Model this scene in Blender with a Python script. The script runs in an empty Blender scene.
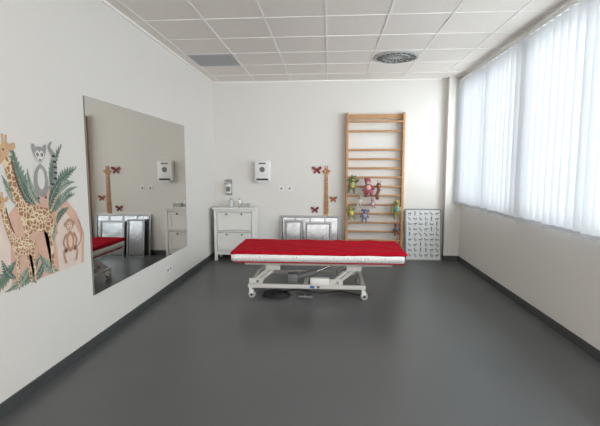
import bpy, bmesh, math, random
from mathutils import Vector, Matrix, noise
random.seed(7)
C = bpy.context
COL = C.scene.collection
WL = {}   # world location of every object

# ------------------------------------------------------------------ room metres
XL, XR, YB, YF, H = -1.98, 2.12, 7.03, -1.6, 2.96
CAM_Z = 1.49

# ------------------------------------------------------------------ materials
def srgb(r, g, b):
    def f(c):
        c /= 255.0
        return c/12.92 if c <= 0.04045 else ((c+0.055)/1.055)**2.4
    return (f(r), f(g), f(b), 1)

def mat(name, rgb, rough=0.5, metal=0.0, var=0.06, vscale=8.0, bump=0.0, bscale=60.0, spec=0.5):
    m = bpy.data.materials.new(name); m.use_nodes = True
    nt = m.node_tree; n = nt.nodes; l = nt.links
    p = n['Principled BSDF']
    p.inputs['Roughness'].default_value = rough
    p.inputs['Metallic'].default_value = metal
    p.inputs['Specular IOR Level'].default_value = spec
    tc = n.new('ShaderNodeTexCoord')
    nz = n.new('ShaderNodeTexNoise'); nz.inputs['Scale'].default_value = vscale; nz.inputs['Detail'].default_value = 4
    l.new(tc.outputs['Object'], nz.inputs['Vector'])
    mx = n.new('ShaderNodeMix'); mx.data_type = 'RGBA'
    c = srgb(*rgb)
    mx.inputs['A'].default_value = tuple(v*(1-var) for v in c[:3])+(1,)
    mx.inputs['B'].default_value = tuple(min(1, v*(1+var)) for v in c[:3])+(1,)
    l.new(nz.outputs['Fac'], mx.inputs['Factor'])
    l.new(mx.outputs['Result'], p.inputs['Base Color'])
    if bump:
        nb = n.new('ShaderNodeTexNoise'); nb.inputs['Scale'].default_value = bscale; nb.inputs['Detail'].default_value = 3
        l.new(tc.outputs['Object'], nb.inputs['Vector'])
        b = n.new('ShaderNodeBump'); b.inputs['Strength'].default_value = bump; b.inputs['Distance'].default_value = 0.01
        l.new(nb.outputs['Fac'], b.inputs['Height']); l.new(b.outputs['Normal'], p.inputs['Normal'])
    return m

M = {}
M['wall'] = mat('wall_paint', (222, 219, 214), 0.85, var=0.02, vscale=1.5, bump=0.12, bscale=90)
M['ceil'] = mat('ceiling_tile', (232, 226, 218), 0.9, var=0.09, vscale=45, bump=0.15, bscale=200)
M['tbar'] = mat('ceiling_grid', (240, 237, 232), 0.5, var=0.02)
M['floor'] = mat('grey_vinyl', (83, 85, 85), 0.34, var=0.12, vscale=1.6, spec=0.5)
M['base'] = mat('grey_vinyl_skirting', (68, 71, 72), 0.5, var=0.05)
M['pvc'] = mat('white_window_pvc', (228, 230, 232), 0.4, var=0.01)
M['white'] = mat('white_lacquer', (228, 226, 222), 0.4, var=0.02)
M['whitesteel'] = mat('white_powder_coated_steel', (206, 204, 198), 0.35, var=0.02)
M['plastic'] = mat('white_plastic', (230, 230, 228), 0.35, var=0.01)
M['dark'] = mat('dark_gap', (24, 24, 26), 0.6)
M['black'] = mat('black_rubber', (30, 30, 33), 0.55)
M['grey'] = mat('grey_plastic', (112, 114, 116), 0.5)
M['ventgrey'] = mat('grey_vent_metal', (140, 141, 140), 0.5)
M['midgrey'] = mat('light_grey_plastic', (170, 171, 171), 0.5)
M['alu'] = mat('brushed_aluminium', (150, 152, 155), 0.35, 0.6, var=0.05, vscale=30)
M['foil'] = mat('silver_sheet', (168, 171, 176), 0.24, 0.85, var=0.35, vscale=9, bump=0.35, bscale=8)
M['chrome'] = mat('chrome', (190, 192, 195), 0.15, 1.0)
M['wood'] = mat('varnished_beech', (186, 142, 100), 0.4, var=0.14, vscale=14)
M['red'] = mat('red_blanket_fabric', (180, 14, 36), 0.9, var=0.25, vscale=14, bump=0.35, bscale=140, spec=0.12)
M['redvinyl'] = mat('red_vinyl', (170, 20, 36), 0.5, var=0.05)
M['blue'] = mat('blue_plastic', (40, 80, 170), 0.4)
M['brown'] = mat('brown_ink', (110, 64, 36), 0.7)
M['poster'] = mat('poster_paper', (220, 222, 222), 0.5, var=0.02)
M['ink'] = mat('printed_dark_ink', (84, 80, 80), 0.6)
M['inkbrown'] = mat('printed_grey_ink', (160, 154, 150), 0.6)
M['liquid'] = mat('translucent_bottle_plastic', (190, 200, 202), 0.25, var=0.02)

def pattern(name, base, spot, rough=.8, scale=24, thr=.24, feature='F1', rnd=.15, below=True):
    m = mat(name, base, rough, var=0.02)
    nt = m.node_tree; n = nt.nodes; l = nt.links; p = n['Principled BSDF']
    tc = n.new('ShaderNodeTexCoord'); vo = n.new('ShaderNodeTexVoronoi'); vo.feature = feature
    vo.inputs['Scale'].default_value = scale; vo.inputs['Randomness'].default_value = rnd
    l.new(tc.outputs['Object'], vo.inputs['Vector'])
    r = n.new('ShaderNodeMath'); r.operation = 'LESS_THAN' if below else 'GREATER_THAN'; r.inputs[1].default_value = thr
    l.new(vo.outputs['Distance'], r.inputs[0])
    mx = n.new('ShaderNodeMix'); mx.data_type = 'RGBA'
    mx.inputs['A'].default_value = srgb(*base); mx.inputs['B'].default_value = srgb(*spot)
    l.new(r.outputs[0], mx.inputs['Factor']); l.new(mx.outputs['Result'], p.inputs['Base Color'])
    return m
M['dots'] = pattern('white_dotted_cotton', (240, 238, 236), (150, 50, 66), scale=26, thr=.22, rnd=.15)
M['mirror'] = mat('silvered_mirror_glass', (206, 203, 196), 0.012, 1.0, var=0.0)

def slat_mat(name, a, b, tr):
    m = bpy.data.materials.new(name); m.use_nodes = True
    nt = m.node_tree; n = nt.nodes; l = nt.links
    n.remove(n['Principled BSDF'])
    out = n['Material Output']
    tc = n.new('ShaderNodeTexCoord'); nz = n.new('ShaderNodeTexNoise'); nz.inputs['Scale'].default_value = 120
    l.new(tc.outputs['Object'], nz.inputs['Vector'])
    mx = n.new('ShaderNodeMix'); mx.data_type = 'RGBA'
    mx.inputs['A'].default_value = srgb(*a); mx.inputs['B'].default_value = srgb(*b)
    l.new(nz.outputs['Fac'], mx.inputs['Factor'])
    d = n.new('ShaderNodeBsdfDiffuse'); t = n.new('ShaderNodeBsdfTranslucent')
    l.new(mx.outputs['Result'], d.inputs['Color']); l.new(mx.outputs['Result'], t.inputs['Color'])
    ms = n.new('ShaderNodeMixShader'); ms.inputs[0].default_value = tr
    l.new(d.outputs[0], ms.inputs[1]); l.new(t.outputs[0], ms.inputs[2]); l.new(ms.outputs[0], out.inputs['Surface'])
    return m
M['slat'] = slat_mat('translucent_blind_fabric', (206, 209, 213), (220, 223, 227), .20)
M['hem'] = slat_mat('blind_hem_fabric', (186, 189, 194), (196, 199, 204), .08)

def glass_mat():
    m = bpy.data.materials.new('window_glass'); m.use_nodes = True
    nt = m.node_tree; n = nt.nodes; l = nt.links
    n.remove(n['Principled BSDF'])
    t = n.new('ShaderNodeBsdfTransparent'); t.inputs[0].default_value = (0.93, 0.96, 0.97, 1)
    g = n.new('ShaderNodeBsdfGlossy'); g.inputs['Roughness'].default_value = 0.02
    ms = n.new('ShaderNodeMixShader'); ms.inputs[0].default_value = 0.06
    l.new(t.outputs[0], ms.inputs[1]); l.new(g.outputs[0], ms.inputs[2]); l.new(ms.outputs[0], n['Material Output'].inputs['Surface'])
    return m
M['glass'] = glass_mat()

# ------------------------------------------------------------------ mesh helpers
def nb(): return bmesh.new()

def box(bm, lo, hi, rot=None, piv=None, bev=0.0):
    lo = Vector(lo); hi = Vector(hi); c = (lo+hi)/2; s = hi-lo
    r = bmesh.ops.create_cube(bm, size=1.0)
    vs = r['verts']
    bmesh.ops.scale(bm, vec=s, verts=vs)
    if bev:
        es = list({e for v in vs for e in v.link_edges})
        rb = bmesh.ops.bevel(bm, geom=es, offset=bev, segments=2, affect='EDGES', profile=0.5)
        vs = list({v for f in rb['faces'] for v in f.verts} | {v for v in vs if v.is_valid})
    bmesh.ops.translate(bm, vec=c, verts=vs)
    if rot is not None:
        bmesh.ops.rotate(bm, cent=Vector(piv) if piv is not None else c, matrix=rot, verts=vs)
    return vs

def cyl(bm, p0, p1, r, seg=16, r2=None):
    p0 = Vector(p0); p1 = Vector(p1); d = p1-p0
    q = d.to_track_quat('Z', 'Y').to_matrix().to_4x4()
    q.translation = (p0+p1)/2
    r = bmesh.ops.create_cone(bm, cap_ends=True, segments=seg, radius1=r, radius2=r if r2 is None else r2, depth=d.length, matrix=q)
    return r['verts']

def sph(bm, c, rad, seg=16, rot=None):
    if not hasattr(rad, '__len__'): rad = (rad,)*3
    m = Matrix.Translation(Vector(c)) @ (rot.to_4x4() if rot else Matrix()) @ Matrix.Diagonal((*rad, 1))
    return bmesh.ops.create_uvsphere(bm, u_segments=seg, v_segments=max(8, seg//2+2), radius=1.0, matrix=m)['verts']

def tube(bm, pts, r, seg=8):
    pts = [Vector(p) for p in pts]; rings = []
    for i, p in enumerate(pts):
        t = (pts[min(i+1, len(pts)-1)]-pts[max(i-1, 0)]).normalized()
        a = t.cross(Vector((0, 0, 1)))
        if a.length < 1e-3: a = t.cross(Vector((0, 1, 0)))
        a.normalize(); b = t.cross(a)
        rings.append([bm.verts.new(p+(a*math.cos(k*2*math.pi/seg)+b*math.sin(k*2*math.pi/seg))*r) for k in range(seg)])
    for i in range(len(rings)-1):
        for k in range(seg):
            bm.faces.new((rings[i][k], rings[i][(k+1) % seg], rings[i+1][(k+1) % seg], rings[i+1][k]))
    bm.faces.new(rings[0][::-1]); bm.faces.new(rings[-1])

def lathe(bm, c, prof, seg=24):
    rings = []
    for r, z in prof:
        rings.append([bm.verts.new((c[0]+r*math.cos(2*math.pi*k/seg), c[1]+r*math.sin(2*math.pi*k/seg), c[2]+z)) for k in range(seg)])
    for i in range(len(rings)-1):
        for k in range(seg):
            bm.faces.new((rings[i][k], rings[i][(k+1) % seg], rings[i+1][(k+1) % seg], rings[i+1][k]))
    bm.faces.new(rings[0][::-1]); bm.faces.new(rings[-1])

def meta(o, label=None, category=None, group=None, kind=None):
    if label: o['label'] = label
    if category: o['category'] = category
    if group: o['group'] = group
    if kind: o['kind'] = kind

def obj(name, bm, m, parent=None, smooth=False, norm=True, **kw):
    if norm: bmesh.ops.recalc_face_normals(bm, faces=bm.faces[:])
    vs = [v.co for v in bm.verts]
    lo = Vector([min(v[i] for v in vs) for i in range(3)]); hi = Vector([max(v[i] for v in vs) for i in range(3)])
    c = (lo+hi)/2
    if parent is None: c.z = lo.z
    bmesh.ops.translate(bm, vec=-c, verts=bm.verts[:])
    me = bpy.data.meshes.new(name); bm.to_mesh(me); bm.free()
    me.materials.append(M[m] if isinstance(m, str) else m)
    if smooth:
        for p in me.polygons: p.use_smooth = True
        if smooth != 'all':
            me.update()
            try: me.set_sharp_from_angle(angle=math.radians(40))
            except Exception: pass
    o = bpy.data.objects.new(name, me); COL.objects.link(o)
    o.location = c; WL[o.name] = c.copy()
    if parent is not None:
        o.parent = parent; o.matrix_parent_inverse = Matrix.Translation(-WL[parent.name])
    meta(o, **kw)
    return o

def empty(name, loc, **kw):
    e = bpy.data.objects.new(name, None); COL.objects.link(e)
    e.empty_display_size = 0.1; e.location = loc; WL[e.name] = Vector(loc)
    meta(e, **kw); return e

# ------------------------------------------------------------------ room shell
T = 0.2
bm = nb(); box(bm, (XL-T, YF-T, -0.15), (XR+T, YB+T, 0)); obj('floor', bm, 'floor', kind='structure')
bm = nb(); box(bm, (XL-T, YF-T, H), (XR+T, YB+T, H+0.15)); obj('ceiling', bm, 'ceil', kind='structure')
bm = nb(); box(bm, (XL-T, YF, 0), (XL, YB, H)); obj('wall_left', bm, 'wall', kind='structure')
bm = nb(); box(bm, (XL-T, YB, 0), (XR+T, YB+T, H)); obj('wall_back', bm, 'wall', kind='structure')
bm = nb(); box(bm, (XL-T, YF-T, 0), (XR+T, YF, H)); obj('wall_front', bm, 'wall', kind='structure')
SILL, HEAD = 0.98, 2.80
W1 = (4.74, 6.72); W2 = (-0.9, 4.62)
bm = nb()
box(bm, (XR, YF, 0), (XR+T, YB, SILL)); box(bm, (XR, YF, HEAD), (XR+T, YB, H))
box(bm, (XR, W1[1], SILL), (XR+T, YB, HEAD)); box(bm, (XR, W2[1], SILL), (XR+T, W1[0], HEAD)); box(bm, (XR, YF, SILL), (XR+T, W2[0], HEAD))
obj('wall_right', bm, 'wall', kind='structure')
PX, PY = 1.88, 6.90
bm = nb(); box(bm, (PX, PY, 0), (XR, YB, H)); obj('wall_pilaster', bm, 'wall', kind='structure')

BH, BT = 0.085, 0.012
bm = nb(); box(bm, (XL, YF, 0), (XL+BT, YB, BH), bev=0.003); obj('baseboard_left', bm, 'base', kind='structure')
bm = nb(); box(bm, (XL+BT, YB-BT, 0), (PX-BT, YB, BH), bev=0.003); obj('baseboard_back', bm, 'base', kind='structure')
bm = nb(); box(bm, (XR-BT, YF, 0), (XR, PY-BT, BH), bev=0.003); obj('baseboard_right', bm, 'base', kind='structure')
bm = nb(); box(bm, (PX-BT, PY-BT, 0), (XR, PY, BH)); box(bm, (PX-BT, PY, 0), (PX, YB, BH)); obj('baseboard_pilaster', bm, 'base', kind='structure')
# ceiling grid
GX, GY = -0.05, 5.36
bm = nb()
for k in range(-4, 5):
    x = GX+0.6*k
    if XL+0.03 < x < XR-0.03: box(bm, (x-0.009, YF, H-0.005), (x+0.009, YB, H+0.001))
for k in range(-12, 4):
    y = GY+0.6*k
    if YF < y < YB-0.03: box(bm, (XL, y-0.009, H-0.0045), (XR, y+0.009, H+0.001))
obj('trim_1', bm, 'tbar', kind='structure')
bm = nb()
for a, b in (((XL, YF, H-0.02), (XL+0.02, YB, H)), ((XR-0.02, YF, H-0.02), (XR, YB, H)), ((XL, YB-0.02, H-0.02), (XR, YB, H))): box(bm, a, b)
obj('trim_2', bm, 'tbar', kind='structure')

# windows
def window(n, y0, y1, cols):
    e = empty('window_%d' % n, (XR+0.12, (y0+y1)/2, SILL), kind='structure')
    bm = nb(); x0, x1 = XR+0.09, XR+0.16; f = 0.06
    box(bm, (x0, y0, SILL), (x1, y1, SILL+f)); box(bm, (x0, y0, HEAD-f), (x1, y1, HEAD))
    for i in range(cols+1):
        y = y0+(y1-y0)*i/cols; w = 0.05
        box(bm, (x0, max(y0, y-w), SILL+f), (x1, min(y1, y+w), HEAD-f))
    obj('window_frame', bm, 'pvc', e)
    bm = nb(); box(bm, (XR+0.12, y0+0.02, SILL+0.03), (XR+0.126, y1-0.02, HEAD-0.03)); obj('window_glass', bm, 'glass', e)
    bm = nb(); box(bm, (XR+0.0, y0, SILL), (XR+0.09, y1, SILL+0.015)); obj('window_sill', bm, 'pvc', e)
window(1, *W1, 2); window(2, *W2, 5)

# vertical blinds
def blind(y0, y1, lab):
    zt, zb = 2.90, 0.955; xc = XR-0.075
    e = empty('vertical_blind', (xc, (y0+y1)/2, zb), label=lab, category='window blind', group='vertical blinds over the windows')
    bm = nb(); box(bm, (xc-0.022, y0, zt-0.035), (xc+0.022, y1, zt), bev=0.003)
    for yy in (y0+0.2, y1-0.2): box(bm, (xc-0.01, yy-0.02, zt-0.01), (XR, yy+0.02, zt+0.006))
    obj('head_rail', bm, 'plastic', e)
    bm = nb(); bmc = nb(); bmh = nb(); n = int((y1-y0)/0.122)
    prev = None
    for i in range(n):
        y = y0+0.055+i*(y1-y0-0.11)/(n-1)
        ang = math.radians(36+random.uniform(-4, 4)); zz = zb+random.uniform(-.008, .008)
        dy, dx = math.cos(ang)*0.0665, -math.sin(ang)*0.0665
        a = (xc-dx, y-dy); b = (xc+dx, y+dy)
        q = [bm.verts.new((p[0], p[1], z)) for z in (zz, zt-.04) for p in (a, b)]
        bm.faces.new((q[0], q[1], q[3], q[2]))
        ox, oy = -math.cos(ang)*.0015, -math.sin(ang)*.0015
        q = [bmh.verts.new((p[0]+ox, p[1]+oy, z)) for z in (zz-.001, zz+.035) for p in (a, b)]
        bmh.faces.new((q[0], q[1], q[3], q[2]))
        if prev is not None:
            cyl(bmc, (xc-0.045, prev, zb+0.012), (xc-0.045, y, zb+0.012), 0.0012, 6)
        prev = y
    obj('slats', bm, 'slat', e)
    obj('bottom_hems', bmh, 'hem', e)
    obj('bottom_chain', bmc, 'plastic', e)
blind(4.69, 6.86, 'short white fabric vertical blind, closed, beside the wall pilaster')
blind(-1.0, 4.68, 'long white fabric vertical blind, closed, daylight glowing through slats')

# ------------------------------------------------------------------ ceiling items
vx, vy = GX+0.9, GY+0.3
e = empty('ceiling_air_diffuser', (vx, vy, H-0.03), label='round swirl air diffuser with dark radial slots in ceiling tile', category='air vent')
bm = nb()
cyl(bm, (vx, vy, H-0.012), (vx, vy, H-0.002), 0.285, 48)
obj('diffuser_plate', bm, 'dark', e)
bm = nb()
for r0, r1 in ((0.255, 0.288), (0.165, 0.175)):
    seg = 48; z0, z1 = H-0.024, H-0.001
    q = [[bm.verts.new((vx+r*math.cos(2*math.pi*k/seg), vy+r*math.sin(2*math.pi*k/seg), z)) for k in range(seg)] for r, z in ((r0, z0), (r1, z0+0.008), (r1, z1), (r0, z1))]
    for a in range(4):
        for k in range(seg): bm.faces.new((q[a][k], q[a][(k+1) % seg], q[(a+1) % 4][(k+1) % seg], q[(a+1) % 4][k]))
obj('diffuser_ring', bm, 'midgrey', e, smooth=True)
bm = nb()
for k in range(18):
    a = 2*math.pi*k/18
    box(bm, (vx+0.05, vy-0.008, H-0.016), (vx+0.258, vy+0.008, H-0.014), rot=Matrix.Rotation(a, 3, 'Z'), piv=(vx, vy, H-0.02))
obj('diffuser_vanes', bm, 'midgrey', e)
bm = nb(); cyl(bm, (vx, vy, H-0.02), (vx, vy, H-0.012), 0.055, 24, 0.06); obj('diffuser_hub', bm, 'midgrey', e, smooth=True)
gx, gy = GX-1.5, GY+0.3
e = empty('ceiling_return_grille', (gx, gy, H-0.01), label='square grey perforated return air grille in ceiling grid', category='air vent')
bm = nb(); box(bm, (gx-0.287, gy-0.287, H-0.008), (gx+0.287, gy+0.287, H-0.001)); obj('grille_panel', bm, 'midgrey', e)
bm = nb()
for k in range(21):
    y = gy-0.25+k*0.025
    box(bm, (gx-0.265, y-0.004, H-0.013), (gx+0.265, y+0.004, H-0.008))
obj('grille_fins', bm, 'midgrey', e)

# ------------------------------------------------------------------ mirror
e = empty('wall_mirror', (XL, 4.43, 0.44), label='large frameless rectangular mirror fixed flat on white wall', category='mirror')
bm = nb(); box(bm, (XL+0.0005, 3.27, 0.44), (XL+0.008, 5.57, 2.085)); obj('mirror_backing', bm, 'grey', e)
bm = nb(); box(bm, (XL+0.008, 3.273, 0.443), (XL+0.012, 5.567, 2.082)); obj('mirror_glass', bm, 'mirror', e)

# ------------------------------------------------------------------ wall mural (flat sticker)
mur = empty('wall_mural', (XL, 2.7, 0.75), label='flat jungle wall sticker with giraffes, lemur, monkey and green leaves', category='wall sticker')
def spline(pts, n=6):
    out = []; N = len(pts)
    for i in range(N):
        p0, p1, p2, p3 = [Vector(pts[(i+k-1) % N]) for k in range(4)]
        for j in range(n):
            t = j/n
            out.append(0.5*((2*p1)+(p2-p0)*t+(2*p0-5*p1+4*p2-p3)*t*t+(3*p1-p0-3*p2+p3)*t**3))
    return out
def flat(bm, pts, dx, smooth=True):
    q = spline(pts) if smooth else [Vector(p) for p in pts]
    x = XL+0.0012+dx
    f = bm.faces.new([bm.verts.new((x, a[0], a[1])) for a in q])
    bmesh.ops.triangulate(bm, faces=[f])
def ell(bm, c, r, dx, rot=0, n=20):
    pts = []
    for k in range(n):
        a = 2*math.pi*k/n; u, v = r[0]*math.cos(a), r[1]*math.sin(a)
        pts.append((c[0]+u*math.cos(rot)-v*math.sin(rot), c[1]+u*math.sin(rot)+v*math.cos(rot)))
    flat(bm, pts, dx, False)
def limb(bm, pts, ws, dx):
    P = [Vector(p) for p in pts]; Q = []; W = []
    for i in range(len(P)-1):
        p0 = P[max(i-1, 0)]; p1 = P[i]; p2 = P[i+1]; p3 = P[min(i+2, len(P)-1)]
        for j in range(5):
            t = j/5; Q.append(0.5*((2*p1)+(p2-p0)*t+(2*p0-5*p1+4*p2-p3)*t*t+(3*p1-p0-3*p2+p3)*t**3)); W.append(ws[i]*(1-t)+ws[i+1]*t)
    Q.append(P[-1]); W.append(ws[-1])
    x = XL+0.0012+dx; vl = []; vr = []
    for i, p in enumerate(Q):
        t = (Q[min(i+1, len(Q)-1)]-Q[max(i-1, 0)]).normalized(); nn = Vector((-t.y, t.x))
        a = p+nn*W[i]; b = p-nn*W[i]; vl.append(bm.verts.new((x, a.x, a.y))); vr.append(bm.verts.new((x, b.x, b.y)))
    for i in range(len(Q)-1): bm.faces.new((vl[i], vl[i+1], vr[i+1], vr[i]))
def arc(b, t, n, k=.12):
    b = Vector(b); t = Vector(t); d = t-b; nn = Vector((-d.y, d.x)).normalized()
    return [b+d*(i/n)+nn*(k*d.length*math.sin(math.pi*i/n)) for i in range(n+1)], d, nn
def leaf(bm, base, tip, w, dx, jag=0.0, n=24):
    cen, d, nn = arc(base, tip, n); x = XL+0.0012+dx
    c = [bm.verts.new((x, p.x, p.y)) for p in cen]
    for sg in (1, -1):
        if jag:
            for i in range(0, n-1, 2):
                s = (i+1)/n; ww = w*math.sin(math.pi*s**0.8)+.004
                e0 = cen[i+1]+nn*ww*sg+d*.10; e1 = cen[i+1]+nn*ww*sg*.45+d*.0; e2 = cen[min(i+2, n)]+nn*ww*sg*.5+d*.05
                a = [bm.verts.new((x, *p)) for p in (e1, e0, e2)]
                bm.faces.new((c[i], c[i+1], c[i+2], a[2], a[1], a[0]))
        else:
            v = []
            for i in range(n+1):
                s = i/n; q = cen[i]+nn*w*math.sin(math.pi*s**0.8)*sg; v.append(bm.verts.new((x, q.x, q.y)))
            for i in range(n): bm.faces.new((c[i], c[i+1], v[i+1], v[i]))
def veins(bm, base, tip, w, dx):
    cen, d, nn = arc(base, tip, 12)
    limb(bm, cen, [.003]*13, dx)
    for i in range(2, 11, 2):
        s = i/12; ww = w*math.sin(math.pi*s**0.8)*.75
        for sg in (1, -1): limb(bm, [cen[i], cen[i]+nn*ww*sg+d*.08], [.0018, .001], dx)
mm = lambda n, c, v=.3: mat('mural_'+n, c, 0.75, var=v, vscale=14)
m_peach = mm('peach', (214, 174, 154), .15); m_peach2 = mm('pale_peach', (224, 206, 194), .1); m_g1 = mm('green', (118, 138, 122)); m_g2 = mm('light_green', (156, 168, 152)); m_g3 = mm('dark_green', (84, 106, 96))
m_gir = pattern('mural_giraffe_coat', (226, 206, 176), (164, 120, 88), scale=28, thr=.09, feature='DISTANCE_TO_EDGE', rnd=.9, below=False)
m_gir2 = pattern('mural_young_giraffe_coat', (228, 210, 182), (172, 128, 96), scale=38, thr=.09, feature='DISTANCE_TO_EDGE', rnd=.9, below=False)
m_gh = mm('giraffe_face', (202, 166, 130)); m_mane = mm('giraffe_mane', (120, 82, 60)); m_lg = mm('lemur_grey', (156, 154, 153)); m_lw = mm('lemur_white', (220, 218, 214), .05); m_lk = mm('lemur_black', (60, 58, 62)); m_mk = mm('monkey_tan', (184, 144, 120)); m_mf = mm('monkey_face', (224, 196, 176), .1)

def archpts(c, z0, w, h, n=24): return [(c-w, z0)]+[(c+w*math.cos(a), z0+h-w+w*math.sin(a)) for a in [math.pi-math.pi*k/n for k in range(n+1)]]+[(c+w, z0)]
bm = nb(); flat(bm, archpts(2.08, .75, .33, .78), 0.0, False); obj('mural_backdrop', bm, m_peach2, mur)
bm = nb(); flat(bm, [(2.40, .75), (3.16, .75), (3.19, .98), (3.10, 1.16), (2.95, 1.30), (2.76, 1.38), (2.56, 1.34), (2.42, 1.22)], 0.0003, False); obj('mural_backdrop', bm, m_peach, mur)
bm = nb(); flat(bm, [(2.86, .75), (3.13, .75), (3.15, .94), (3.06, 1.10), (2.90, 1.22), (2.84, 1.0)], 0.0006, False); obj('mural_backdrop', bm, m_peach2, mur)
A1 = (((2.66, 1.30), (2.48, 1.64), .055), ((2.83, 1.28), (3.12, 1.50), .055), ((2.82, 1.32), (2.96, 1.66), .042), ((2.45, 0.92), (2.16, 0.78), .05), ((2.66, 0.90), (2.44, 0.75), .04), ((2.8, 1.18), (3.08, 1.30), .045), ((2.2, 1.0), (1.95, 1.3), .06), ((2.1, .9), (1.85, 1.1), .06))
A2 = (((2.86, 1.30), (3.10, 1.40), .030), ((2.62, 1.25), (2.38, 1.46), .04), ((2.56, 0.86), (2.34, 0.745), .03), ((2.78, .92), (2.90, 1.14), .03), ((2.84, .76), (2.66, .92), .04), ((2.3, 1.1), (2.12, 1.45), .04), ((2.70, 1.26), (2.60, 1.50), .03), ((2.90, 1.24), (3.13, 1.36), .022))
A3 = (((2.78, 1.20), (2.96, 1.42), .042), ((2.66, 1.24), (2.52, 1.44), .036), ((2.70, 0.86), (2.58, 0.75), .033), ((2.84, 1.10), (3.00, 1.20), .03), ((2.0, .85), (1.8, .8), .04), ((2.44, .80), (2.34, .94), .025))
for A, m_, dx, jg in ((A1, m_g1, .001, .4), (A2, m_g2, .0015, 0), (A3, m_g3, .002, .5)):
    bm = nb(); bv = nb()
    for b, t, w in A: leaf(bm, b, t, w, dx, jg); veins(bv, b, t, w, dx+.0002)
    obj('mural_foliage', bm, m_, mur); obj('mural_leaf_veins', bv, m_g3 if m_ is not m_g3 else m_g2, mur)
def giraffe(o, s, dx, m):
    F = lambda x, z: (o[0]+x*s, o[1]+z*s)
    bm = nb()
    q = [(-.305, .84), (-.26, .70), (-.205, .52), (-.13, .40), (.02, .35), (.14, .32), (.20, .26), (.215, .14), (.19, .06), (.195, -.06), (.185, -.28), (.155, -.28), (.15, -.06), (.12, .09), (.02, .12), (-.08, .12), (-.105, -.06), (-.11, -.28), (-.14, -.28), (-.15, -.06), (-.16, .12), (-.195, .26), (-.26, .42), (-.315, .62), (-.35, .78)]
    flat(bm, [F(*p) for p in q], dx); obj('mural_giraffe', bm, m, mur)
    bm = nb()
    flat(bm, [F(*p) for p in [(-.44, .72), (-.38, .80), (-.36, .87), (-.31, .90), (-.27, .87), (-.28, .80), (-.34, .75), (-.40, .69), (-.45, .68)]], dx+.0003)
    flat(bm, [F(*p) for p in [(-.28, .86), (-.22, .90), (-.20, .86), (-.25, .83)]], dx+.0002)
    limb(bm, [F(-.33, .88), F(-.335, .96)], [.008*s, .012*s], dx+.0002); limb(bm, [F(-.30, .88), F(-.295, .955)], [.008*s, .012*s], dx+.0002)
    limb(bm, [F(.205, .28), F(.25, .18), F(.25, .06)], [.01*s, .008*s, .014*s], dx+.0002)
    obj('mural_giraffe_head', bm, m_gh, mur)
    bm = nb(); ell(bm, F(-.335, .835), (.011*s, .010*s), dx+.0006); ell(bm, F(-.435, .70), (.008*s, .006*s), dx+.0006)
    limb(bm, [F(-.255, .76), F(-.21, .58), F(-.14, .43)], [.008*s, .010*s, .006*s], dx+.0005)
    obj('mural_giraffe_markings', bm, m_mane, mur)
giraffe((2.66, .98), .76, .0024, m_gir)
giraffe((2.52, .88), .50, .0034, m_gir2)
LY, LZ, LS = 2.72, 1.34, 1.0
def G(x, z): return (LY+x*LS, LZ+z*LS)
bm = nb()
flat(bm, [G(*p) for p in [(-.055, .0), (-.072, .08), (-.045, .16), (0, .19), (.045, .16), (.072, .07), (.05, -.01), (0, -.03)]], 0.0046)
for s in (-1, 1): flat(bm, [G(s*.03, .29), G(s*.05, .325), G(s*.068, .32), G(s*.066, .28), G(s*.05, .26)], 0.0045)
flat(bm, [G(-.058, .265), G(-.04, .30), G(0, .31), G(.04, .30), G(.058, .265), G(.035, .225), G(0, .195), G(-.035, .225)], 0.0047)
limb(bm, [G(.06, .02), G(.13, .06), G(.155, .16), G(.14, .26), G(.10, .31), G(.13, .35)], [.010, .016, .018, .018, .015, .006], 0.0042)
obj('mural_lemur', bm, m_lg, mur)
bm = nb(); flat(bm, [G(-.046, .258), G(-.02, .285), G(0, .272), G(.02, .285), G(.046, .258), G(.028, .225), G(0, .20), G(-.028, .225)], 0.0050); ell(bm, G(0, .09), (.036, .072), 0.0050)
obj('mural_lemur_belly', bm, m_lw, mur)
bm = nb()
for s in (-1, 1): limb(bm, [G(s*.052, .14), G(s*.050, .06), G(s*.034, -.03)], [.010, .009, .008], 0.0052)
obj('mural_lemur_arms', bm, m_lg, mur)
bm = nb()
for s in (-1, 1): ell(bm, G(s*.022, .255), (.011, .013), 0.0055); ell(bm, G(s*.036, -.04), (.010, .008), .0055)
ell(bm, G(0, .218), (.009, .008), 0.0055)
for z, y in ((.09, .146), (.13, .154), (.17, .155), (.21, .150), (.25, .14), (.05, .115)): limb(bm, [G(y-.017, z+.002), G(y+.017, z-.002)], [.008, .008], .0055)
obj('mural_lemur_markings', bm, m_lk, mur)
bm = nb()
for s in (-1, 1): ell(bm, G(s*.022, .256), (.005, .005), 0.0060)
obj('mural_lemur_eyes', bm, m_gh, mur)
bm = nb()
ell(bm, (3.0, 1.08), (.052, .047), 0.0036); ell(bm, (3.0, .95), (.048, .082), 0.0034)
for s in (-1, 1):
    ell(bm, (3.0+s*.053, 1.085), (.015, .018), 0.0034)
    limb(bm, [(3.0+s*.04, 1.01), (3.0+s*.08, .95), (3.0+s*.045, .87)], [.014, .011, .009], 0.0037)
    limb(bm, [(3.0+s*.03, .90), (3.0+s*.08, .87), (3.0+s*.06, .79)], [.016, .013, .011], 0.0037)
limb(bm, [(3.04, .88), (3.12, .92), (3.15, 1.02), (3.12, 1.10)], [.007, .007, .006, .004], 0.003)
obj('mural_monkey', bm, m_mk, mur)
bm = nb(); ell(bm, (3.0, 1.07), (.034, .030), 0.0042); ell(bm, (3.0, .95), (.026, .050), 0.0042); obj('mural_monkey_face', bm, m_mf, mur)
bm = nb()
for s in (-1, 1): ell(bm, (3.0+s*.014, 1.08), (.005, .006), 0.0046)
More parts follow.
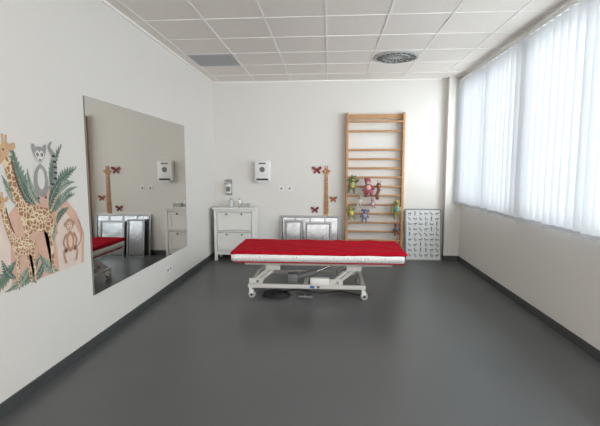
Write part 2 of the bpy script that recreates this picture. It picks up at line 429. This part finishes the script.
limb(bm, [(2.988, 1.056), (3.0, 1.052), (3.012, 1.056)], [.0015, .0025, .0015], .0046); obj('mural_monkey_eyes', bm, m_lk, mur)

# ------------------------------------------------------------------ sockets
def socket_wall(name, c, axis, lab, cat='power socket', grp='wall sockets', n=1):
    e = empty(name, c, label=lab, category=cat, group=grp)
    for i in range(n):
        bm = nb(); bm2 = nb()
        if axis == 'y':
            cx, cy, cz = c[0]+i*0.083, c[1], c[2]
            box(bm, (cx-.04, cy-.010, cz-.04), (cx+.04, cy-.0005, cz+.04), bev=0.003)
            cyl(bm2, (cx, cy-.012, cz), (cx, cy-.009, cz), .02, 20)
        else:
            cx, cy, cz = c[0], c[1]+i*0.083, c[2]
            box(bm, (cx+.0005, cy-.04, cz-.04), (cx+.010, cy+.04, cz+.04), bev=0.003)
            cyl(bm2, (cx+.009, cy, cz), (cx+.012, cy, cz), .02, 20)
        obj('socket_plate', bm, 'plastic', e); obj('socket_insert', bm2, 'ventgrey', e)
socket_wall('power_socket', (-0.82, YB, 1.18), 'y', 'white square wall socket beside another on white wall')
socket_wall('power_socket', (-0.68, YB, 1.18), 'y', 'white square wall socket beside another on white wall')
socket_wall('power_socket', (XL, 4.86, 0.27), 'x', 'white double wall socket low on wall beneath the mirror', n=2)

# ------------------------------------------------------------------ paper towel dispenser
tx, tz = -1.13, 1.30
e = empty('paper_towel_dispenser', (tx, YB, tz), label='white plastic paper towel dispenser mounted on the wall', category='towel dispenser')
bm = nb(); box(bm, (tx-.135, YB-.12, tz), (tx+.135, YB-.0005, tz+.35), bev=0.03); obj('dispenser_body', bm, 'plastic', e, smooth=True)
bm = nb(); cyl(bm, (tx, YB-.125, tz+.20), (tx, YB-.119, tz+.20), .045, 28); obj('viewing_window', bm, 'grey', e)
bm = nb(); box(bm, (tx-.10, YB-.124, tz+.02), (tx+.10, YB-.11, tz+.05), bev=0.004); obj('towel_slot', bm, 'dark', e)
bm = nb(); box(bm, (tx-.08, YB-.118, tz-.02), (tx+.08, YB-.115, tz+.03)); obj('paper_towel', bm, 'poster', e)
bm = nb(); box(bm, (tx-.06, YB-.124, tz+.29), (tx+.06, YB-.118, tz+.315)); obj('lock_strip', bm, 'grey', e)

# ------------------------------------------------------------------ chest of drawers
cx0, cx1, cy0, cy1, cz = -1.91, -1.20, 6.62, 7.00, 0.88
e = empty('chest_of_drawers', ((cx0+cx1)/2, (cy0+cy1)/2, 0), label='white wooden two-drawer chest with round knobs in the corner', category='chest of drawers')
bm = nb()
box(bm, (cx0, cy0, cz-.03), (cx1, cy1, cz), bev=0.006); obj('chest_top', bm, 'white', e)
bm = nb(); i0, i1 = cx0+.02, cx1-.02
for x in (i0, i1-.045):
    for y in (cy0+.015, cy1-.06): box(bm, (x, y, 0), (x+.045, y+.045, cz-.03), bev=0.003)
box(bm, (i0+.045, cy0+.03, cz-.07), (i1-.045, cy0+.05, cz-.03)); box(bm, (i0+.045, cy0+.03, .10), (i1-.045, cy0+.05, .17))
box(bm, (i0+.045, cy0+.035, .475), (i1-.045, cy0+.05, .50))
for x in (i0+.012, i1-.026): box(bm, (x, cy0+.05, .10), (x+.014, cy1-.05, cz-.03))
box(bm, (i0+.03, cy1-.03, .10), (i1-.03, cy1-.02, cz-.03)); box(bm, (i0+.03, cy0+.05, .12), (i1-.03, cy1-.03, .14))
obj('chest_body', bm, 'white', e)
for z0, z1 in ((.50, cz-.07), (.17, .475)):
    bm = nb(); a, b = i0+.053, i1-.053; y = cy0+.018
    box(bm, (a, y+.010, z0+.008), (b, y+.02, z1-.008))
    r = .05
    for lo, hi in (((a, y, z0+.008), (a+r, y+.012, z1-.008)), ((b-r, y, z0+.008), (b, y+.012, z1-.008)), ((a+r, y, z0+.008), (b-r, y+.012, z0+.008+r)), ((a+r, y, z1-.008-r), (b-r, y+.012, z1-.008))): box(bm, lo, hi, bev=.0015)
    d = obj('drawer', bm, 'white', e)
    for kx in (.28, .72):
        bm = nb(); x = a+(b-a)*kx; zc = z1-.034
        cyl(bm, (x, y+.002, zc), (x, y-.012, zc), .006, 12); sph(bm, (x, y-.018, zc), (.016, .010, .016), 14)
        obj('knob', bm, 'grey', d, smooth=True)
def pump_bottle(c, r, h, m, cap, lab):
    e = empty('pump_bottle', c, label=lab, category='bottle')
    bm = nb(); lathe(bm, c, [(r*.9, 0), (r, .006), (r, h*.72), (r*.8, h*.8), (r*.35, h*.84), (r*.35, h*.88)]); obj('bottle_body', bm, m, e, smooth=True)
    bm = nb(); lathe(bm, (c[0], c[1], c[2]+h*.86), [(r*.42, 0), (r*.42, h*.06), (r*.12, h*.065), (r*.12, h*.12)], 14)
    box(bm, (c[0]-.012, c[1]-.04, c[2]+h*.97), (c[0]+.012, c[1]+.012, c[2]+h), bev=.002); obj('pump_head', bm, cap, e, smooth=True)
    return e
pump_bottle((-1.64, 6.80, cz), .036, .15, 'liquid', 'grey', 'clear plastic pump soap bottle standing on white chest')
pump_bottle((-1.51, 6.86, cz), .030, .14, 'plastic', 'grey', 'small white pump bottle standing on white chest')
e = empty('tissue_box', (-1.40, 6.80, cz), label='small white and grey tissue box on white chest', category='tissue box')
bm = nb(); box(bm, (-1.47, 6.72, cz), (-1.33, 6.82, cz+.06), bev=.002); obj('box_body', bm, 'midgrey', e)
bm = nb(); sph(bm, (-1.40, 6.77, cz+.062), (.03, .012, .03), 10); obj('tissue', bm, 'white', e, smooth=True)
sx, sz = -1.72, 1.06
e = empty('sanitizer_dispenser', (sx, YB, sz), label='wall-mounted steel hand sanitizer dispenser with lever arm', category='sanitizer dispenser')
bm = nb(); box(bm, (sx-.05, YB-.012, sz), (sx+.05, YB-.0005, sz+.27), bev=.003); box(bm, (sx-.05, YB-.09, sz+.02), (sx+.05, YB-.012, sz+.035)); obj('back_plate', bm, 'alu', e)
bm = nb(); box(bm, (sx-.04, YB-.085, sz+.035), (sx+.04, YB-.014, sz+.20), bev=.01); cyl(bm, (sx, YB-.05, sz+.195), (sx, YB-.05, sz+.225), .02); obj('sanitizer_bottle', bm, 'plastic', e, smooth=True)
bm = nb(); box(bm, (sx-.035, YB-.0865, sz+.07), (sx+.035, YB-.085, sz+.15)); obj('bottle_label', bm, 'grey', e)
bm = nb(); tube(bm, [(sx-.04, YB-.01, sz+.25), (sx-.04, YB-.12, sz+.26), (sx-.035, YB-.21, sz+.20), (sx+.035, YB-.21, sz+.20), (sx+.04, YB-.12, sz+.26), (sx+.04, YB-.01, sz+.25)], .006); obj('lever_arm', bm, 'alu', e, smooth=True)

# ------------------------------------------------------------------ silver framed panels leaning on wall
def lean_panel(name, x0, x1, h, ybase, tilt, lab, m='foil', grp=None, bars=0):
    e = empty(name, ((x0+x1)/2, ybase, 0), label=lab, category='framed panel')
    if grp: e['group'] = grp
    R = Matrix.Rotation(-tilt, 3, 'X'); pv = (0, ybase, 0)
    f = .026
    def ring(a, b, zl, zh, w, ya, yb_, mt, nm):
        bm = nb()
        for lo, hi in (((a, ya, zl), (a+w, yb_, zh)), ((b-w, ya, zl), (b, yb_, zh)), ((a+w, ya, zl), (b-w, yb_, zl+w)), ((a+w, ya, zh-w), (b-w, yb_, zh))): box(bm, lo, hi, rot=R, piv=pv)
        obj(nm, bm, mt, e)
    ring(x0, x1, 0, h, f, ybase, ybase+.025, 'alu', 'panel_frame')
    ring(x0+f, x1-f, f, h-f, .010, ybase+.006, ybase+.02, 'black', 'frame_lip')
    if bars:
        bm = nb()
        for i in range(bars):
            xb = x0+(x1-x0)*(i+1)/(bars+1); box(bm, (xb-.012, ybase+.001, f), (xb+.012, ybase+.02, h-f), rot=R, piv=pv)
        obj('frame_divider', bm, 'alu', e)
    bm = nb(); box(bm, (x0+f*.8, ybase+.012, f*.8), (x1-f*.8, ybase+.019, h-f*.8), rot=R, piv=pv); obj('panel_sheet', bm, m, e)
    return e
lean_panel('framed_panel', -.83, .17, .73, 6.90, .12, 'wide silver-framed panel with dividers leaning against wall', bars=3, grp='silver framed panels')
lean_panel('framed_panel', -.76, -.45, .66, 6.80, .13, 'narrow shiny silver panel leaning in front of wider panel', grp='silver framed panels')
lean_panel('framed_panel', -.41, .03, .63, 6.79, .13, 'flat shiny silver panel with thin frame leaning upright', grp='silver framed panels')

# ------------------------------------------------------------------ height chart + butterflies
hx = -.06
e = empty('height_chart', (hx, YB, .73), label='wooden children height chart strip with giraffe-shaped head', category='height chart')
bm = nb(); 
def slab(P, y0_, y1_):
    f = bm.faces.new([bm.verts.new((a, y0_, b)) for a, b in P])
    r = bmesh.ops.extrude_face_region(bm, geom=[f]); bmesh.ops.translate(bm, vec=(0, y1_-y0_, 0), verts=[v for v in r['geom'] if isinstance(v, bmesh.types.BMVert)])
sp = spline([(-.045, 0), (.045, 0), (.038, .35), (.032, .62), (.035, .68), (.07, .73), (.09, .75), (.05, .765), (.035, .78), (.03, .83), (.012, .83), (.010, .79), (-.010, .79), (-.012, .83), (-.03, .83), (-.035, .78), (-.05, .765), (-.09, .75), (-.07, .73), (-.035, .68), (-.032, .62), (-.038, .35)], 4)
slab([(hx+p.x*.85, .73+p.y) for p in sp], YB-.013, YB-.0002)
obj('chart_board', bm, pattern('chart_spotted_wood', (200, 156, 110), (148, 98, 62), .5, scale=30, thr=.12, feature='DISTANCE_TO_EDGE', rnd=.9, below=False), e)
bm = nb()
for i in range(30):
    z = .76+i*.02; w = .035 if i % 5 == 0 else .02
    box(bm, (hx-.026, YB-.0145, z-.003), (hx-.026+w, YB-.0129, z+.003))
for dx_, dz in ((-.014, 1.49), (.014, 1.49), (0, 1.45)): cyl(bm, (hx+dx_, YB-.0145, dz), (hx+dx_, YB-.0129, dz), .006, 12)
obj('tick_marks', bm, 'brown', e)
def butterfly(c, s, col, lab):
    e = empty('wall_butterfly', c, label=lab, category='wall decoration', group='butterfly wall stickers')
    y = c[1]-.012; bm = nb(); bd = nb(); m = mat('butterfly_wing', col, .6, var=.45, vscale=60)
    for sgn in (-1, 1):
        for P in ([(0, .005), (.03, .05), (.075, .065), (.085, .03), (.05, -.002), (.01, -.005)], [(0, -.005), (.03, -.008), (.06, -.03), (.05, -.065), (.02, -.05)]):
            q = spline([(a*s*sgn, b*s) for a, b in P], 4)
            vs = [bm.verts.new((c[0]+p.x, y+.010-abs(p.x)*.25, c[2]+p.y)) for p in q]
            f = bm.faces.new(vs)
    obj('wings', bm, m, e)
    sph(bd, (c[0], y+.006, c[2]), (.006*s, .006, .035*s), 10)
    for sgn in (-1, 1): tube(bd, [(c[0], y+.006, c[2]+.03*s), (c[0]+sgn*.012*s, y+.004, c[2]+.05*s), (c[0]+sgn*.025*s, y+.004, c[2]+.062*s)], .0015, 5)
    obj('butterfly_body', bd, 'black', e, smooth=True)
butterfly((-.22, YB, 1.49), .95, (136, 50, 46), 'dark red butterfly decoration on wall beside height chart top')
butterfly((.06, YB, 1.00), .75, (170, 96, 60), 'orange-red butterfly decoration on wall beside height chart')
butterfly((-.25, YB, .82), .8, (120, 54, 56), 'dark maroon butterfly decoration on wall above silver panels')

# ------------------------------------------------------------------ wall bars
bx0, bx1, bt = .26, 1.21, 2.42
e = empty('wall_bars', ((bx0+bx1)/2, 6.97, 0), label='tall varnished wooden gymnastic wall bars fixed against wall', category='wall bars')
for x in (bx0, bx1-.04):
    bm = nb(); box(bm, (x, YB-.13, 0), (x+.04, YB-.0005, bt), bev=.006); obj('stile', bm, 'wood', e)
for z in (2.27, 2.12, 1.82, 1.67, 1.52, 1.37, 1.22, 1.07, .92, .77, .62, .47, .32):
    yy = YB-.15 if z == 2.27 else YB-.09
    bm = nb(); vs = cyl(bm, (bx0+.03, yy, z), (bx1-.03, yy, z), .0175, 16)
    obj('rung', bm, 'wood', e, smooth=True)
bm = nb(); box(bm, (bx0+.04, YB-.05, bt-.10), (bx1-.04, YB-.03, bt-.02)); obj('top_rail', bm, 'wood', e)

# ------------------------------------------------------------------ plush toys on the bars
def plush(name, c, s, col, belly, lab, kind='bear', tilt=0.0):
    s *= .90
    e = empty(name, c, label=lab, category='soft toy', group='soft toys hanging on the wall bars')
    R = Matrix.Rotation(tilt, 3, 'Y'); cv = Vector(c)
    P = lambda x, y, z: cv+R @ (Vector((x, y, z))*s)
    g_ = sum(col)/3; col = tuple(v*.82+g_*.18 for v in col)
    m = mat(name+'_plush', col, .95, var=.25, vscale=50, bump=.4, bscale=300, spec=.1)
    mb = mat(name+'_belly', belly, .95, var=.1, vscale=50, spec=.1)
    bm = nb()
    if kind == 'caterpillar':
        for i in range(5): sph(bm, P(.012*math.sin(i*1.6), 0, .06-i*.05), (.036*s, .034*s, .034*s), 12)
        sph(bm, P(0, -.005, .10), .042*s, 12)
        for g in (-1, 1): cyl(bm, P(g*.014, 0, .13), P(g*.028, 0, .17), .006*s, 8); sph(bm, P(g*.028, 0, .17), .011*s, 8)
    else:
        sph(bm, P(0, 0, -.02), (.055*s, .045*s, .065*s), 14, R); sph(bm, P(0, -.01, .075), (.048*s, .043*s, .044*s), 14, R)
        cyl(bm, P(0, 0, .02), P(0, -.005, .06), .034*s)
        for g in (-1, 1):
            if kind == 'bird':
                sph(bm, P(g*.058, .0, -.03), (.016*s, .026*s, .060*s), 10, R)
            else:
                az = {'frog': .06, 'rabbit': -.06}.get(kind, -.04)
                cyl(bm, P(g*.035, 0, .02), P(g*.072, -.02, az), .022*s, 10, .017*s); sph(bm, P(g*.074, -.022, az), .021*s, 10)
                cyl(bm, P(g*.028, 0, -.06), P(g*.038, -.02, -.13), .025*s, 10, .019*s); sph(bm, P(g*.040, -.03, -.135), (.021*s, .030*s, .018*s), 10)
            if kind == 'rabbit': sph(bm, P(g*.022, -.005, .14), (.014*s, .009*s, .045*s), 10)
            elif kind == 'frog': sph(bm, P(g*.026, -.02, .116), .019*s, 10)
            elif kind == 'elephant': sph(bm, P(g*.058, .0, .085), (.03*s, .010*s, .034*s), 10)
            elif kind == 'bear': sph(bm, P(g*.036, -.005, .110), .018*s, 10)
    if kind == 'doll': sph(bm, P(0, 0, .11), (.052*s, .046*s, .03*s), 12); cyl(bm, P(0, 0, -.10), P(0, 0, .0), .082*s, 16, .03*s)
    if kind == 'elephant': tube(bm, [P(0, -.05, .07), P(0, -.08, .045), P(0, -.085, .01)], .012*s)
    if kind == 'bird':
        cyl(bm, P(0, -.04, .075), P(0, -.085, .065), .018*s, 10, .004*s); cyl(bm, P(0, .01, -.06), P(0, .03, -.19), .03*s, 10, .012*s)
    o = obj('toy_body', bm, m, e, smooth='all')
    rm = o.modifiers.new('fuse', 'REMESH'); rm.mode = 'VOXEL'; rm.voxel_size = .005*s; rm.use_smooth_shade = True
    sm = o.modifiers.new('soft', 'SMOOTH'); sm.iterations = 4
    if kind != 'caterpillar':
        bm = nb(); sph(bm, P(0, -.028, -.02), (.038*s, .024*s, .048*s), 12, R); obj('toy_belly', bm, mb, e, smooth=True)
    if kind == 'doll': bm = nb(); sph(bm, P(0, -.024, .068), (.036*s, .031*s, .032*s), 12); obj('toy_face', bm, mb, e, smooth=True)
    else: bm = nb(); sph(bm, P(0, -.043, .062 if kind != 'caterpillar' else .09), (.022*s, .017*s, .015*s), 10, R); obj('toy_muzzle', bm, mb, e, smooth=True)
    for g in (-1, 1):
        bm = nb(); sph(bm, P(g*.016, -.051 if kind != 'caterpillar' else -.044, .085 if kind != 'caterpillar' else .11), .007*s, 8); obj('toy_eye', bm, 'black', e, smooth=True)
ty = YB-.156
plush('plush_frog', (.375, ty, 1.27), 1.15, (112, 124, 80), (196, 184, 120), 'green and yellow soft frog hanging on upper wall bar rung', 'frog', .12)
plush('plush_doll', (.625, ty-.02, 1.22), 1.2, (172, 84, 98), (216, 182, 162), 'soft doll in pink-red dress hanging on wall bar rung', 'doll', -.1)
plush('plush_rabbit', (.50, ty, .99), .85, (196, 186, 170), (224, 216, 206), 'cream soft rabbit hanging on wall bar rung', 'rabbit', .2)
plush('plush_caterpillar', (.79, ty, 1.16), 1.0, (150, 96, 78), (196, 146, 110), 'red-brown soft caterpillar hanging from wall bar rung', 'caterpillar', .1)
plush('plush_frog', (.355, ty, .80), .95, (144, 146, 84), (214, 198, 118), 'yellow-green soft frog hanging on lower wall bar rung', 'frog', -.15)
plush('plush_elephant', (.58, ty, .76), .9, (118, 114, 140), (186, 182, 198), 'small purple soft elephant hanging on lower wall bar rung', 'elephant', .1)
plush('plush_parrot', (1.09, ty, .88), 1.2, (176, 166, 92), (96, 146, 146), 'yellow and teal soft parrot hanging beside wall bar stile', 'bird', .08)
plush('plush_bear', (1.10, ty, .54), .85, (140, 78, 78), (90, 136, 140), 'red soft toy with teal belly hanging near wall bar stile', 'bear', -.1)
plush('plush_rabbit', (.71, ty, .95), .65, (184, 134, 144), (226, 208, 202), 'small pink soft rabbit hanging on wall bar rung', 'rabbit', -.15)

# ------------------------------------------------------------------ exercise poster board leaning
px0, px1, ph = 1.25, 1.84, .86; yb = 6.86; tilt = .13
e = empty('picture_board', ((px0+px1)/2, yb, 0), label='framed white board printed with rows of small exercise figures', category='poster')
R = Matrix.Rotation(-tilt, 3, 'X'); pv = (0, yb, 0)
bm = nb(); box(bm, (px0+.01, yb+.006, .01), (px1-.01, yb+.014, ph-.01), rot=R, piv=pv); obj('board_sheet', bm, 'poster', e)
bm = nb(); f = .022
for lo, hi in (((px0, yb, 0), (px0+f, yb+.02, ph)), ((px1-f, yb, 0), (px1, yb+.02, ph)), ((px0+f, yb, 0), (px1-f, yb+.02, f)), ((px0+f, yb, ph-f), (px1-f, yb+.02, ph))): box(bm, lo, hi, rot=R, piv=pv)
obj('board_frame', bm, 'ventgrey', e)
bm = nb(); b2 = nb(); K = .86
for r_ in range(9):
    zc = .785-r_*.086
    for c_ in range(6):
        xc = px0+.073+c_*.089
        def bx(x, z, w, h, ang=0, B=bm):
            x, z, w, h = x*K, z*K, w*K, h*K
            vs = box(B, (xc+x-w/2, yb+.0035, zc+z-h/2), (xc+x+w/2, yb+.0058, zc+z+h/2), rot=Matrix.Rotation(ang, 3, 'Y'))
            bmesh.ops.rotate(B, cent=Vector(pv), matrix=R, verts=vs)
        def head(x, z):
            vs = cyl(bm, (xc+x*K, yb+.0035, zc+z*K), (xc+x*K, yb+.0058, zc+z*K), .010*K, 10); bmesh.ops.rotate(bm, cent=Vector(pv), matrix=R, verts=vs)
        t = (r_*3+c_*2+(r_*c_) % 3) % 5
        if t == 0: bx(0, 0, .048, .016); head(.032, .008); bx(-.02, -.018, .009, .03); bx(.016, -.018, .009, .03)
        elif t == 1: bx(0, -.01, .064, .014); head(.036, -.006); bx(-.015, .01, .038, .009, .6)
        elif t == 2: bx(0, .005, .016, .04); head(0, .032); bx(-.008, -.024, .008, .028, .2); bx(.008, -.024, .008, .028, -.2); bx(.018, .012, .026, .008, -.4)
        elif t == 3: bx(0, 0, .048, .014, .5); head(-.026, .018); bx(.01, -.026, .05, .008)
        else: bx(-.005, -.004, .015, .035, .3); head(-.012, .024); bx(.012, -.022, .032, .010); bx(.026, -.01, .009, .03)
        bx(0, -.044, .06, .004, 0, b2)
obj('printed_figures', bm, 'ink', e); obj('printed_captions', b2, 'inkbrown', e)

# ------------------------------------------------------------------ treatment table
x0, x1, y0, y1 = -1.13, .86, 4.63, 5.46
tb = empty('treatment_table', ((x0+x1)/2, (y0+y1)/2, 0), label='low height-adjustable treatment table with red cover and white steel base', category='treatment table')
def rbox(lo, hi, n, amp, rad, seed=0.0, folds=0.0, hang=None):
    bm = nb(); bmesh.ops.create_cube(bm, size=1.0)
    bmesh.ops.scale(bm, vec=Vector(hi)-Vector(lo), verts=bm.verts[:]); bmesh.ops.translate(bm, vec=(Vector(lo)+Vector(hi))/2, verts=bm.verts[:])
    bmesh.ops.bevel(bm, geom=bm.edges[:], offset=rad, segments=3, affect='EDGES')
    for ax, k in ((0, n), (1, n//2)):
        for i in range(1, k):
            p = Vector(lo); p[ax] = lo[ax]+(hi[ax]-lo[ax])*i/k; nn = Vector((0, 0, 0)); nn[ax] = 1
            bmesh.ops.bisect_plane(bm, geom=bm.verts[:]+bm.edges[:]+bm.faces[:], plane_co=p, plane_no=nn)
    top = (lo[2]+hi[2])/2
    for v in bm.verts:
        q = v.co*5+Vector((seed, 0, 0)); nv = noise.noise_vector(q)+0.5*noise.noise_vector(q*2.7)
        v.co += Vector((nv.x*.5, nv.y*.5, nv.z))*amp
        if folds and v.co.z > top:
            w = noise.noise(Vector((v.co.x*2.2+v.co.y*3.1, v.co.y*1.4-v.co.x*.7, seed)))
            v.co.z += folds*(1-abs(w)*2.2)**3 if abs(w) < .45 else 0
        if hang and v.co.z < top: v.co.z += hang*noise.noise(Vector((v.co.x*1.7, v.co.y*1.7, seed)))
    return bm
bm = rbox((x0+.012, y0-.002, .428), (x1-.012, y1-.01, .535), 20, .0, .016); obj('mattress', bm, 'redvinyl', tb, smooth=True)
bm = rbox((x0+.004, y0-.012, .450), (x1-.02, y1-.02, .542), 44, .002, .008, 3.0); obj('dotted_sheet', bm, 'dots', tb, smooth='all', label='white cotton sheet with small red dots')
bm = rbox((x0-.008, y0-.016, .516), (x1+.012, y1+.012, .562), 90, .006, .016, 9.0, .012, .010); obj('blanket', bm, 'red', tb, smooth='all', label='red fleece blanket spread over the top')
bm = nb()
fx0, fx1, fy0, fy1 = x0+.14, x1-.14, y0+.09, y1-.09
for y in (fy0, fy1-.04): box(bm, (fx0, y, .388), (fx1, y+.04, .428), bev=.004)
for x in (fx0, -.5, .25, fx1-.04): box(bm, (x, fy0+.04, .392), (x+.04, fy1-.04, .428), bev=.004)
obj('upper_frame', bm, 'whitesteel', tb)
bm = nb(); gx0, gx1, gy0, gy1 = -.95, .42, y0+.06, y1-.06
for y in (gy0, gy1-.04): box(bm, (gx0, y, .120), (gx1, y+.04, .165), bev=.005)
for x in (gx0, gx1-.05): box(bm, (x, gy0+.04, .125), (x+.05, gy1-.04, .160), bev=.005)
box(bm, (-.3, gy0+.04, .13), (-.25, gy1-.04, .16))
obj('base_frame', bm, 'whitesteel', tb)
for (xa, xb) in ((-.84, -.62), (.10, .32)):
    for y in (fy0+.045, fy1-.085):
        for off in (0, -.07):
            bm = nb(); L = math.hypot(xb-xa, .18)
            ang = math.atan2(.18, xb-xa); mc = ((xa+xb)/2+off+.02, y+.015, .278)
            box(bm, (mc[0]-L/2-.015, y, mc[2]-.019), (mc[0]+L/2+.015, y+.022, mc[2]+.019), rot=Matrix.Rotation(-ang, 3, 'Y'), bev=.006)
            obj('lift_arm', bm, 'whitesteel', tb, smooth=True)
    bm = nb(); cyl(bm, (xa, gy0+.03, .19), (xa, gy1-.03, .19), .015); obj('pivot_shaft', bm, 'chrome', tb, smooth=True)
    bm = nb(); cyl(bm, (xb, fy0+.02, .37), (xb, fy1-.02, .37), .015); obj('pivot_shaft', bm, 'chrome', tb, smooth=True)
    bm = nb(); box(bm, (xa-.10, gy0+.045, .155), (xa+.06, gy0+.06, .225), bev=.003); obj('pivot_bracket', bm, 'whitesteel', tb)
    bm = nb(); box(bm, (xb-.12, fy0+.005, .33), (xb+.05, fy0+.02, .395), bev=.003); obj('pivot_bracket', bm, 'whitesteel', tb)
bm = nb(); cyl(bm, (-.42, 4.86, .20), (-.14, 4.86, .29), .036, 20); box(bm, (-.50, 4.81, .15), (-.37, 4.92, .26), bev=.015); obj('lift_motor', bm, 'grey', tb, smooth=True)
bm = nb(); cyl(bm, (-.14, 4.86, .29), (.06, 4.86, .38), .015, 14); obj('motor_piston', bm, 'chrome', tb, smooth=True)
bm = nb(); box(bm, (-.22, gy0+.02, .165), (.00, gy0+.10, .24), bev=.01); obj('control_box', bm, 'plastic', tb, smooth=True)
bm = nb(); box(bm, (-.22, gy0-.002, .130), (-.17, gy0+.001, .155)); obj('warning_sticker', bm, 'blue', tb)
bm = nb(); box(bm, (-.14, gy0-.002, .130), (-.11, gy0+.001, .155)); obj('warning_sticker', bm, 'ink', tb)
WR = .042
for x in (gx0+.03, gx1-.03):
    for y in (gy0+.02, gy1-.02):
        bm = nb(); cyl(bm, (x, y, .084), (x, y, .125), .018, 16)
        box(bm, (x-.014, y-.026, WR), (x+.034, y-.021, .092), bev=.002); box(bm, (x-.014, y+.021, WR), (x+.034, y+.026, .092), bev=.002); box(bm, (x-.014, y-.026, .086), (x+.034, y+.026, .098), bev=.004)
        c = obj('caster', bm, 'plastic', tb, smooth=True)
        bm = nb(); cyl(bm, (x+.016, y-.017, WR), (x+.016, y+.017, WR), WR, 28); obj('caster_wheel', bm, 'midgrey', c, smooth=True)
        bm = nb(); cyl(bm, (x+.016, y-.029, WR), (x+.016, y+.029, WR), .015, 18); obj('wheel_hub', bm, 'black', c, smooth=True)
# cable on the floor and foot switch
bm = nb(); pts = []
for i in range(130):
    a = i*.32; r = .085+.03*math.sin(i*.11)
    pts.append((-.62+r*1.5*math.cos(a)+.02*math.sin(i*.3), 4.80+r*math.sin(a), .008+.03*i/130))
for i in range(26): pts.append((-.50+.04*i, 4.90+.05*math.sin(i*.5), .036-.0010*i))
tube(bm, pts, .008, 6); obj('power_cable', bm, 'black', smooth=True, label='coiled black power cable lying on floor under table', category='cable')
e = empty('foot_switch', (-.28, 4.74, 0), label='grey two-pedal foot switch on floor under treatment table', category='foot switch')
bm = nb(); box(bm, (-.37, 4.71, 0), (-.19, 4.775, .03), bev=.008); obj('switch_base', bm, 'grey', e, smooth=True)
for x in (-.325, -.235):
    bm = nb(); box(bm, (x-.03, 4.72, .028), (x+.03, 4.765, .038), bev=.003); obj('pedal', bm, 'black', e)

# ------------------------------------------------------------------ lights
def area(name, loc, rot, sx, sy, power, col):
    L = bpy.data.lights.new(name, 'AREA'); L.shape = 'RECTANGLE'; L.size = sx; L.size_y = sy; L.energy = power; L.color = col
    o = bpy.data.objects.new(name, L); o.location = loc; o.rotation_euler = rot; COL.objects.link(o); return o
area('daylight_window', (3.4, 2.9, 1.95), (0, math.radians(90), 0), 3.0, 10, 1080, (.97, .985, 1.0))
area('ceiling_fill', (0.0, -.9, H-.05), (math.radians(12), 0, 0), 2.6, .6, 64, (1.0, .965, .915))  # added fill under the ceiling behind the camera, no fixture modelled
area('rear_fill', (0.0, YF+.05, 1.5), (math.radians(103), 0, 0), 3.6, 2.2, 82, (1.0, .97, .93))  # added fill in front of the rear wall, which has no window

w = bpy.data.worlds.new('World'); C.scene.world = w; w.use_nodes = True
n = w.node_tree.nodes; l = w.node_tree.links
sky = n.new('ShaderNodeTexSky'); sky.sky_type = 'HOSEK_WILKIE'; sky.turbidity = 6; sky.sun_direction = (-.5, -.3, .8)
l.new(sky.outputs[0], n['Background'].inputs['Color']); n['Background'].inputs['Strength'].default_value = 0.4

# ------------------------------------------------------------------ camera
cam = bpy.data.cameras.new('Camera'); co = bpy.data.objects.new('Camera', cam); COL.objects.link(co)
cam.sensor_width = 36; cam.lens = 415/600*36; cam.clip_start = .05
co.location = (0, 0, CAM_Z)
co.rotation_euler = (math.radians(90-5.9), 0, math.radians(4.1))
C.scene.camera = co
C.scene.view_settings.view_transform = 'Standard'
C.scene.view_settings.exposure = 0
